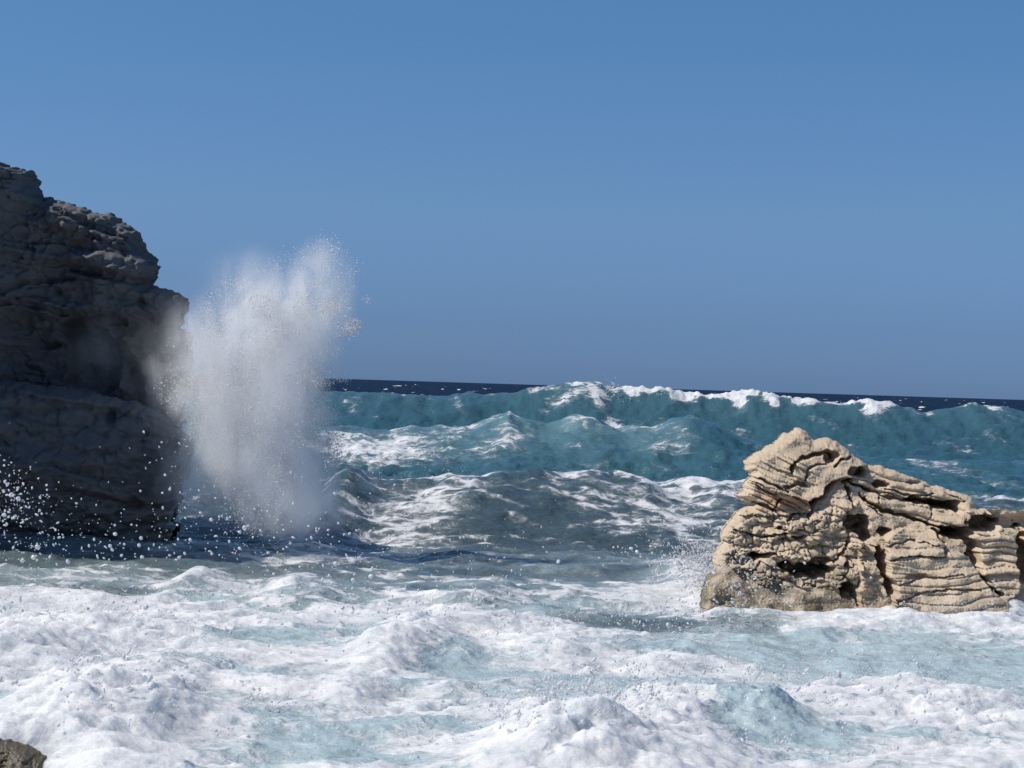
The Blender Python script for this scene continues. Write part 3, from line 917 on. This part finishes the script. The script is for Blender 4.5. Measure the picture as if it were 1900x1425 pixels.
def boul_relief(U, V, sd):
    r = 26 * fbm(U / 110, V / 80, 3, 501) + 6 * fbm(U / 24, V / 18, 4, 503, 0.55) + 60 * np.clip(sd / 180, 0, 1) ** 0.6 + 40 * smooth(100, -250, U)
    t = (V - 0.2 * U + 10 * noise2(U / 60, V / 40, 505)) / 40
    f = t - np.floor(t)
    k = _hash(np.floor(t).astype(np.int64), np.zeros_like(t).astype(np.int64), np.zeros_like(t).astype(np.int64), 12)
    r = r + 9 * (1 - np.abs(2 * f - 1) ** 5) * (0.4 + k) + 14 * (k - 0.5)
    d1, d2, idv = worley(U / 70 + 0.3 * noise2(U / 30, V / 30, 507), V / 40 + 0.3 * noise2(U / 30, V / 30, 508), 509)
    r = r + 12 * (idv - 0.5) - 7 * smooth(0.10, 0.02, d2 - d1)
    r = r - 26 * smooth(1.2, 0.6, np.hypot((U - 212) / 10, (V - 775) / 14))
    return 0 * U, r, {'rust': np.zeros_like(U), 'weed': np.zeros_like(U)}


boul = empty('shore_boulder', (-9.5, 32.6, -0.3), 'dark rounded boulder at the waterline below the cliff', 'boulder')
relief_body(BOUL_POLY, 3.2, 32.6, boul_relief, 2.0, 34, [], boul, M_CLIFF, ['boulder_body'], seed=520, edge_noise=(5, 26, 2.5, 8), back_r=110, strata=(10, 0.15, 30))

# small wet rock breaking the surf, bottom left
SM_POLY = [(-90, 1378), (-30, 1366), (20, 1372), (60, 1385), (86, 1402), (78, 1425), (70, 1480), (-90, 1480)]


def small_relief(U, V, sd):
    d1, d2, idv = worley(U / 16, V / 11, 601)
    return (V - 1370) * 1.0, 8 * fbm(U / 30, V / 20, 4, 603) + 6 * (idv - .5) + 2 * fbm(U / 6, V / 5, 3, 605), {'rust': np.zeros_like(U), 'weed': np.ones_like(U)}


sm = empty('wet_rock', (-4.1, 15.3, -0.2), 'small brown wet rock breaking through the foam at the bottom left', 'rock')
relief_body(SM_POLY, 1.6, 15.0, small_relief, 0.6, 22, [], sm, M_WET, ['rock_body'], seed=620, edge_noise=(4, 14, 2, 6))


# ------------------------------------------------------------------ spray, splashes, drops
def ico(sub=0):
    t = (1 + 5 ** 0.5) / 2
    v = np.array([(-1, t, 0), (1, t, 0), (-1, -t, 0), (1, -t, 0), (0, -1, t), (0, 1, t), (0, -1, -t), (0, 1, -t), (t, 0, -1), (t, 0, 1), (-t, 0, -1), (-t, 0, 1)], float)
    f = [(0, 11, 5), (0, 5, 1), (0, 1, 7), (0, 7, 10), (0, 10, 11), (1, 5, 9), (5, 11, 4), (11, 10, 2), (10, 7, 6), (7, 1, 8), (3, 9, 4), (3, 4, 2), (3, 2, 6), (3, 6, 8), (3, 8, 9),
         (4, 9, 5), (2, 4, 11), (6, 2, 10), (8, 6, 7), (9, 8, 1)]
    v = [p / np.linalg.norm(p) for p in v]
    for _ in range(sub):
        cache, nf = {}, []

        def mid(a, b):
            k = (min(a, b), max(a, b))
            if k not in cache:
                p = v[a] + v[b]
                v.append(p / np.linalg.norm(p))
                cache[k] = len(v) - 1
            return cache[k]
        for a, b, c in f:
            ab, bc, ca = mid(a, b), mid(b, c), mid(c, a)
            nf += [(a, ab, ca), (b, bc, ab), (c, ca, bc), (ab, bc, ca)]
        f = nf
    return np.array(v), np.array(f)


TETRA = (np.array([(1, 1, 1), (1, -1, -1), (-1, 1, -1), (-1, -1, 1)], float) * 0.9, np.array([(0, 1, 2), (0, 3, 1), (0, 2, 3), (1, 3, 2)]))
OCTA = (np.array([(1, 0, 0), (-1, 0, 0), (0, 1, 0), (0, -1, 0), (0, 0, 1), (0, 0, -1)], float),
        np.array([(0, 2, 4), (2, 1, 4), (1, 3, 4), (3, 0, 4), (2, 0, 5), (1, 2, 5), (3, 1, 5), (0, 3, 5)]))
ICO0 = ico(0)
ICO1 = ico(1)


def scatter(name, tmpl, pos, rad, mat, label, cat, stretch=None, parent=None, origin=(0, 0, 0)):
    v0, f0 = tmpl
    n = len(pos)
    r = np.asarray(rad, float).reshape(n, 1, 1)
    # a random spin for each
    q = rng.normal(size=(n, 4))
    q /= np.linalg.norm(q, axis=1, keepdims=True)
    w, x, y, z = q.T
    Rm = np.stack([1 - 2 * (y * y + z * z), 2 * (x * y - z * w), 2 * (x * z + y * w), 2 * (x * y + z * w), 1 - 2 * (x * x + z * z), 2 * (y * z - x * w),
                   2 * (x * z - y * w), 2 * (y * z + x * w), 1 - 2 * (x * x + y * y)], -1).reshape(n, 3, 3)
    vv = np.einsum('nij,kj->nki', Rm, v0) * r
    if stretch is not None:      # lengthen along a direction
        d = stretch / (np.linalg.norm(stretch, axis=1, keepdims=True) + 1e-9)
        amt = np.linalg.norm(stretch, axis=1).reshape(n, 1, 1)
        along = np.einsum('nki,ni->nk', vv, d)[..., None] * d[:, None, :]
        vv = vv + along * amt
    vv = vv + np.asarray(pos)[:, None, :] - np.array(origin)
    ff = f0[None] + (np.arange(n) * len(v0))[:, None, None]
    o = link_mesh(name, vv.reshape(-1, 3), ff.reshape(-1, 3), mat, parent)
    o.location = origin
    if label:
        tag(o, label, cat, kind='stuff')
    return o


# the tall burst of spray beside the cliff
PL_Y = [440, 470, 500, 550, 600, 650, 700, 750, 800, 850, 900, 950, 985]
PL_L = [600, 545, 445, 395, 370, 345, 325, 325, 350, 365, 385, 420, 450]
PL_R = [650, 656, 650, 645, 632, 612, 604, 592, 604, 615, 600, 560, 540]
PL_W = [0.03, 0.35, .42, .62, .80, .95, 1.0, 1.0, 1.0, .95, .85, .55, .2]


def plume(n):
    out = []
    need = n
    while need > 0:
        k = need * 6 + 1000
        py = rng.uniform(440, 985, k)
        s = rng.uniform(-1.35, 1.35, k)
        L, R = np.interp(py, PL_Y, PL_L), np.interp(py, PL_Y, PL_R)
        px = (L + R) / 2 + s * (R - L) / 2
        wgt = np.interp(py, PL_Y, PL_W) * (R - L) / 240
        edge = np.where(s > 0, smooth(1.28, 0.45, np.abs(s) * (1 + 0.3 * fbm(px / 40, py / 30, 3, 705))), smooth(1.35, 0.05, np.abs(s)))
        clump = 0.5 + 0.62 * fbm((px + 0.25 * py) / 44, py / 92, 5, 701, 0.66)
        up = smooth(780, 520, py)
        clump = np.clip(clump, 0.0, 1.3) ** (1 + 1.3 * up)
        topright = 1 + 0.8 * up * smooth(-0.2, 0.8, s)
        dens = wgt * edge * clump * topright
        ok = rng.uniform(0, 1.5, k) < dens
        px, py, s = px[ok], py[ok], s[ok]
        m = min(len(px), need)
        px, py, s = px[:m], py[:m], s[:m]
        depth = 32.3 + rng.normal(0, 0.75, m) * np.sqrt(np.clip(1.35 ** 2 - s ** 2, 0.1, 2)) + 0.5 * noise2(px / 70, py / 70, 703)
        out.append(P(px, py, 32.3) * 1.0)
        out[-1][:, 1] = depth
        need -= m
    return np.concatenate(out)


pp = plume(70000)
spray = scatter('spray_plume', TETRA, pp, rng.gamma(2.0, 0.0017, len(pp)) + 0.0017, M_SPRAY,
                'tall white burst of spray thrown up beside the dark cliff', 'spray', origin=(-4.2, 32.3, 0))
pc = plume(2200)
pc = pc + rng.normal(0, 0.06, pc.shape)
scatter('coarse_drops', OCTA, pc, rng.gamma(2.0, 0.0030, len(pc)) + 0.005, M_SPRAY, None, None, parent=spray, origin=(0, 0, 0))
bpy.data.objects['coarse_drops'].matrix_parent_inverse.identity()
bpy.data.objects['coarse_drops'].location = (4.2, -32.3, 0)


# the mist that hangs in and around it
def mist_material(name, blobs, dens, noise_scale):
    k = NT(name)
    geo = k.n('ShaderNodeNewGeometry')
    pos = geo.outputs['Position']
    tot = None
    for (c, r, a) in blobs:
        sub = k.n('ShaderNodeVectorMath', operation='SUBTRACT')
        k.set(sub.inputs[0], pos)
        sub.inputs[1].default_value = c
        mul = k.scaled(sub.outputs[0], tuple(1 / q for q in r))
        ln = k.n('ShaderNodeVectorMath', operation='LENGTH')
        k.set(ln.inputs[0], mul)
        g = k.math('MULTIPLY', k.sstep(1.0, 0.15, ln.outputs['Value']), a)
        tot = g if tot is None else k.math('ADD', tot, g)
    nz = k.noise(k.scaled(pos, (1.15, 1.0, 0.62)), noise_scale, 6, 0.66, 0.9)
    d = k.math('MULTIPLY', tot, k.sstep(0.37, 0.62, nz))
    d = k.math('MULTIPLY', d, dens)
    pv = k.n('ShaderNodeVolumePrincipled', ins={'Color': (1.0, 1.0, 1.0), 'Anisotropy': 0.0, 'Density': d})
    k.t.links.new(pv.outputs[0], k.out.inputs['Volume'])
    return k.m


def mb(px, py, rx, rz, D, ry, a):
    c = P(px, py, D)
    m = D / F
    return (tuple(float(q) for q in c), (rx * m, ry, rz * m), a)


MIST = [mb(495, 780, 145, 165, 32.3, 1.3, 1.3), mb(515, 630, 140, 150, 32.3, 1.2, .95), mb(592, 545, 80, 120, 32.3, 1.0, .7), mb(500, 890, 150, 120, 32.2, 1.3, 1.6),
        mb(375, 700, 120, 180, 32.2, 1.2, .55), mb(465, 555, 130, 120, 32.3, 1.0, .30), mb(400, 880, 140, 130, 32.0, 1.1, .50),
        mb(185, 660, 75, 100, 33.6, .9, .13), mb(320, 680, 120, 190, 32.2, .9, .06), mb(540, 945, 150, 75, 31.8, 1.0, 1.0)]
M_MIST = mist_material('spray_mist', MIST, 3.7, 1.6)


def hull(name, D, pts, t, mat, label, cat):
    q = P(np.array([p[0] for p in pts], float), np.array([p[1] for p in pts], float), D)
    a, b = q.copy(), q.copy()
    a[:, 1] -= t
    b[:, 1] += t
    n = len(pts)
    v = np.concatenate([a, b])
    me = bpy.data.meshes.new(name)
    fs = [tuple(range(n)), tuple(range(2 * n - 1, n - 1, -1))] + [(i, i + n, (i + 1) % n + n, (i + 1) % n) for i in range(n)]
    me.from_pydata([tuple(p) for p in v], [], fs)
    import bmesh
    bm = bmesh.new()
    bm.from_mesh(me)
    bmesh.ops.recalc_face_normals(bm, faces=bm.faces)
    bm.to_mesh(me)
    bm.free()
    me.update()
    me.materials.append(mat)
    o = bpy.data.objects.new(name, me)
    sc.collection.objects.link(o)
    tag(o, label, cat, kind='stuff')
    return o


hull('spray_mist', 32.6, [(70, 540), (240, 490), (380, 420), (700, 400), (730, 560), (690, 1020), (260, 1020), (70, 800)], 1.9, M_MIST, 'soft white mist hanging round the burst of spray', 'mist')


# ballistic splashes
def jets(origin, n, sp, up, spread, drops, r0, seed):
    g = np.random.default_rng(seed)
    pos, rad, vel = [], [], []
    for _ in range(n):
        v = np.array([g.normal(0, spread), g.normal(0, spread * 0.7), abs(g.normal(up, up * 0.35))]) * sp
        o = np.array(origin(g))
        T = g.uniform(0.10, 0.42)
        k = g.integers(drops // 3, drops)
        t = np.sort(g.uniform(0.03, T, k))
        for ti in t:
            pos.append(o + v * ti + np.array([0, 0, -4.9 * ti * ti]) + g.normal(0, 0.012 + 0.10 * ti, 3))
            rad.append(min(r0 * g.lognormal(-0.75, 0.6), 0.020) * (1.2 - 0.6 * ti / T))
            vel.append((v + np.array([0, 0, -9.8 * ti])) * g.uniform(0, 0.7))
    return np.array(pos), np.array(rad), np.array(vel)


def on_water(px, py, sx, sy):
    def f(g):
        x, y = W(px + g.normal(0, sx), py + g.normal(0, sy), 0.0)
        return (float(x), float(y), None)
    return f


def splash_set(name, specs, label, r_tmpl=ICO0):
    P_, R_, V_ = [], [], []
    for i, (px, py, sx, sy, n, sp, up, spread, drops, r0) in enumerate(specs):
        g = np.random.default_rng(900 + i + len(name) * 7)
        ox, oy = W(px + g.normal(0, sx, n), py + g.normal(0, sy, n), 0.0)
        oz = sea_z(ox, oy)[0]
        for j in range(n):
            pos, rad, vel = jets(lambda gg, j=j: (ox[j], oy[j], oz[j] - 0.01), 1, sp, up, spread, drops, r0, 1000 * i + j + len(name))
            P_.append(pos)
            R_.append(rad)
            V_.append(vel)
    pos, rad, vel = np.concatenate(P_), np.concatenate(R_), np.concatenate(V_)
    return scatter(name, r_tmpl, pos, rad, M_FOAM, label, 'splash', stretch=vel)


splash_set('surf_splash', [
    (150, 1300, 130, 30, 42, 1.88, 1.0, 0.5, 14, 0.0136), (40, 1170, 60, 14, 24, 2.12, 1.0, 0.5, 14, 0.0136), (250, 1165, 120, 8, 24, 1.75, 1.0, 0.5, 12, 0.0119), (330, 1340, 110, 30, 24, 1.5, 1.0, 0.6, 12, 0.0136),
    (770, 1165, 40, 8, 18, 1.88, 1.1, 0.5, 14, 0.0119), (900, 1175, 100, 10, 33, 2.25, 1.1, 0.5, 12, 0.0102), (1100, 1350, 110, 40, 72, 2.0, 1.0, 0.55, 16, 0.0136), (1020, 1390, 80, 30, 42, 2.0, 1.0, 0.55, 16, 0.0153),
    (1250, 1290, 60, 14, 24, 1.88, 1.0, 0.5, 12, 0.011), (1450, 1285, 80, 10, 30, 2.38, 1.1, 0.5, 12, 0.0102), (1620, 1320, 140, 26, 36, 1.88, 1.0, 0.5, 12, 0.0119), (1800, 1330, 80, 30, 24, 1.88, 1.0, 0.5, 12, 0.0119),
    (1680, 1265, 90, 12, 24, 2.0, 1.0, 0.5, 12, 0.0102), (1820, 1150, 90, 10, 30, 2.0, 1.0, 0.5, 12, 0.011), (560, 1175, 160, 8, 30, 1.62, 1.0, 0.5, 10, 0.0093), (1150, 1200, 120, 14, 36, 2.0, 1.0, 0.5, 10, 0.0093),
    (560, 1330, 220, 50, 24, 1.25, 1.0, 0.5, 10, 0.011), (1540, 1400, 200, 20, 30, 1.5, 1.0, 0.5, 10, 0.0136)],
    'white splashes and froth leaping from the foreground surf')
splash_set('rock_splash', [(1330, 1095, 34, 16, 130, 2.5, 1.1, .5, 18, .017), (1290, 1070, 30, 10, 70, 2.2, 1.1, .45, 14, .015), (1410, 1115, 60, 10, 130, 2.3, 1.0, .55, 14, .014), (1270, 1150, 60, 14, 50, 1.9, 1.0, .5, 12, .013),
                           (1560, 1120, 26, 5, 30, 2.2, 1.2, .35, 16, .012), (1240, 1040, 60, 14, 20, 1.6, 1.1, .5, 9, .011)],
           'white splash breaking against the left foot of the tan rock')
splash_set('crest_splash', [(1290, 905, 50, 4, 24, 1.6, 1.0, .6, 8, .014), (840, 893, 40, 4, 24, 1.6, 1.0, .6, 8, .014), (720, 905, 60, 8, 30, 1.8, 1.0, .6, 8, .014), (1165, 1020, 14, 6, 8, 1.6, 1.0, .7, 8, .014)],
           'small white splashes along the dark middle wave crest')

# splash at the far breaking peak
g = np.random.default_rng(77)
q0 = P(1100, 735, 104.0)
k = 900
qx = g.normal(0, 1, k)
pk = np.stack([q0[0] + 0.9 + qx * 0.9, 104 + g.normal(0, .8, k), q0[2] - 0.3 + np.abs(g.normal(0, .38, k)) + 0.55 * np.exp(-((qx - .1) / .35) ** 2) * g.uniform(0, 1, k)], -1)
pc1 = []
for (a, b, n) in ((940, 1040, 350), (1140, 1260, 1200), (1270, 1420, 1300), (1430, 1530, 800), (1560, 1640, 700), (1760, 1830, 260)):
    pxx = g.uniform(a, b, n)
    x = P(pxx, 735.0, S1Y - 0.5)[:, 0]
    zc = interp(x, S1)
    pc1.append(np.stack([x, S1Y - 0.6 + g.normal(0, .6, n), zc - 0.12 + np.abs(g.normal(0, .19, n)) * (0.4 + 0.8 * np.abs(noise2(x / 1.1, x * 0, 5)))], -1))
pk = np.concatenate([pk] + pc1)
scatter('breaker_spray', OCTA, pk, g.gamma(1.6, .012, len(pk)) + .008, M_FOAM, 'white spray torn off the far breaking wave crest', 'spray')

# flying drops in front of the cliff and the dark water
cloud = []
for (px, py, sx, sy, n) in ((20, 930, 34, 34, 260), (70, 955, 70, 45, 90), (60, 1020, 60, 35, 120), (300, 985, 170, 40, 150), (480, 1010, 190, 50, 260), (640, 1040, 140, 50, 150), (1400, 1090, 55, 28, 190), (1360, 1060, 30, 24, 90), (860, 1020, 150, 45, 70), (300, 860, 30, 40, 22), (1250, 1010, 60, 30, 70),
                           (350, 1130, 260, 30, 220), (700, 1140, 200, 26, 140), (1230, 1140, 90, 30, 130), (1560, 1285, 100, 22, 70), (1000, 1150, 160, 20, 80)):
    gpx, gpy = rng.normal(px, sx, n), rng.normal(py, sy, n)
    cloud.append(np.stack([gpx, gpy], -1))
cloud = np.concatenate(cloud)
cd = rng.uniform(16.5, 20.0, len(cloud))
cp = P(cloud[:, 0], cloud[:, 1], cd)
scatter('flying_droplets', ICO1, cp, np.minimum(rng.gamma(1.6, .0024, len(cp)) + .0014, .0115), M_DROP, 'fine white droplets flying over the grey water', 'droplets',
        stretch=rng.normal(0, 0.45, (len(cp), 3)))

# fine spray thrown off the heaped foam
fs = []
for (px, py, sx, sy, n, D) in ((1100, 1310, 90, 22, 2600, 16.6), (960, 1360, 60, 30, 1200, 16.0), (1230, 1270, 60, 18, 1100, 17.4), (60, 1160, 60, 16, 1100, 21.5), (900, 1160, 110, 10, 1500, 22.6),
                           (1480, 1280, 80, 12, 900, 18.4), (1800, 1130, 80, 10, 900, 24.0), (1330, 1075, 40, 24, 1500, 26.2), (250, 1290, 120, 26, 900, 17.5), (1690, 1262, 90, 12, 800, 18.8), (760, 1150, 40, 10, 700, 22.6)):
    q = P(rng.normal(px, sx, n), rng.normal(py, sy, n), D)
    q[:, 1] += rng.normal(0, 0.5, n)
    q[:, 2] += np.abs(rng.normal(0, 0.05, n))
    fs.append(q)
fs = np.concatenate(fs)
scatter('surf_spray', OCTA, fs, rng.gamma(1.8, .0013, len(fs)) + .0012, M_SPRAY, 'fine white spray hanging over the foreground foam', 'spray')

# the largest single drops
big = [(1063 / 2.714, 700 + 717 / 2.714, 4.0), (1232 / 2.714, 700 + 757 / 2.714, 4.6), (1145 / 2.714, 700 + 711 / 2.714, 3.4), (1207 / 2.714, 700 + 780 / 2.714, 3.2), (578 / 2.714, 700 + 745 / 2.714, 2.8),
       (580 / 2.714, 700 + 790 / 2.714, 3.8), (711 / 2.714, 700 + 810 / 2.714, 4.2), (700 / 2.714, 700 + 846 / 2.714, 3.6), (958 / 2.714, 700 + 818 / 2.714, 3.2), (933 / 2.714, 700 + 708 / 2.714, 2.6),
       (724 / 2.714, 700 + 275 / 2.714, 2.4), (814 / 2.714, 700 + 327 / 2.714, 2.4), (831 / 2.714, 700 + 492 / 2.714, 2.6), (818 / 2.714, 700 + 582 / 2.714, 2.4), (707 / 2.714, 700 + 572 / 2.714, 2.4),
       (554 / 2.714, 700 + 849 / 2.714, 3.6), (564 / 2.714, 700 + 868 / 2.714, 3.2), (715 / 2.714, 700 + 905 / 2.714, 3.6), (902 / 2.714, 700 + 908 / 2.714, 3.6), (930 / 2.714, 700 + 887 / 2.714, 3.0),
       (1206 / 2.714, 700 + 862 / 2.714, 3.4), (1349 / 2.714, 700 + 884 / 2.714, 2.8), (1690 / 2.714, 700 + 940 / 2.714, 4.6), (1780 / 2.714, 700 + 1022 / 2.714, 5.0), (1868 / 2.714, 700 + 1003 / 2.714, 4.4),
       (1875 / 2.714, 700 + 962 / 2.714, 4.2), (1808 / 2.714, 700 + 910 / 2.714, 3.2), (1657 / 2.714, 700 + 998 / 2.714, 3.2), (1671 / 2.714, 700 + 1040 / 2.714, 3.2), (1725 / 2.714, 700 + 1161 / 2.714, 4.0),
       (251 / 2.714, 700 + 905 / 2.714, 3.6), (342 / 2.714, 700 + 928 / 2.714, 3.8), (524 / 2.714, 700 + 911 / 2.714, 2.8), (612 / 2.714, 700 + 897 / 2.714, 2.8), (735 / 2.714, 700 + 1158 / 2.714, 5.6),
       (570 / 2.714, 700 + 1134 / 2.714, 3.4), (682 / 2.714, 700 + 1130 / 2.714, 3.4), (1349 / 2.714, 700 + 972 / 2.714, 3.2), (1378 / 2.714, 700 + 990 / 2.714, 2.8), (200 / 2.714, 700 + 670 / 2.714, 3.0),
       (1036, 1042, 3.6), (1171, 1018, 4.4), (1182, 1024, 3.8), (1254, 906, 2.6), (1530, 1283, 4.6), (1560, 1320, 4.6), (1500, 1270, 4.2), (1008, 1308, 4.2), (932, 1278, 3.4), (1320, 1240, 3.0),
       (1616, 1072, 2.6), (1260, 1112, 3.4), (1270, 1140, 4.2), (1300, 1152, 4.0), (1240, 1160, 4.2), (20, 918, 5.0), (34, 925, 4.4), (8, 955, 4.4), (26, 960, 3.6), (70, 1015, 5.0), (42, 1040, 4.6), (62, 1034, 4.4)]
dm = None
for i, (px, py, r) in enumerate(big):
    D = 17.0 + 2.4 * ((i * 0.618) % 1)
    c = P(px, py, D)
    if dm is None:
        v0, f0 = ico(2)
        v0 = v0 * (1 + 0.16 * noise3(v0[:, 0] * 1.3 + 4, v0[:, 1] * 1.3, v0[:, 2] * 1.3, 3))[:, None]
        dob = link_mesh('water_drop', v0, f0, M_DROP)
        dm = dob.data
    else:
        dob = bpy.data.objects.new('water_drop', dm)
        sc.collection.objects.link(dob)
    s = r * D / F * 0.90
    e = 1 + 0.38 * math.sin(i * 2.7)
    dob.location = tuple(c)
    dob.scale = (s * (0.9 + 0.2 * ((i * 0.37) % 1)), s, s * e)
    dob.rotation_euler = (0.3 * i, 0.7 * i, 0.2 * i)
    if px > 1200 and py < 1180:
        lb, gp = 'round white drop flying over the grey water beside the tan rock', 'water drops left of the tan rock'
    elif py > 1180 or px > 900:
        lb, gp = 'round white drop flying over the water in the middle of the view', 'water drops over the surf'
    elif py < 990 and px < 420:
        lb, gp = 'round white drop flying in front of the dark boulder', 'water drops in front of the boulder'
    else:
        lb, gp = 'round white drop flying over the grey water below the spray', 'water drops over the grey water'
    tag(dob, lb, 'water drop', gp)
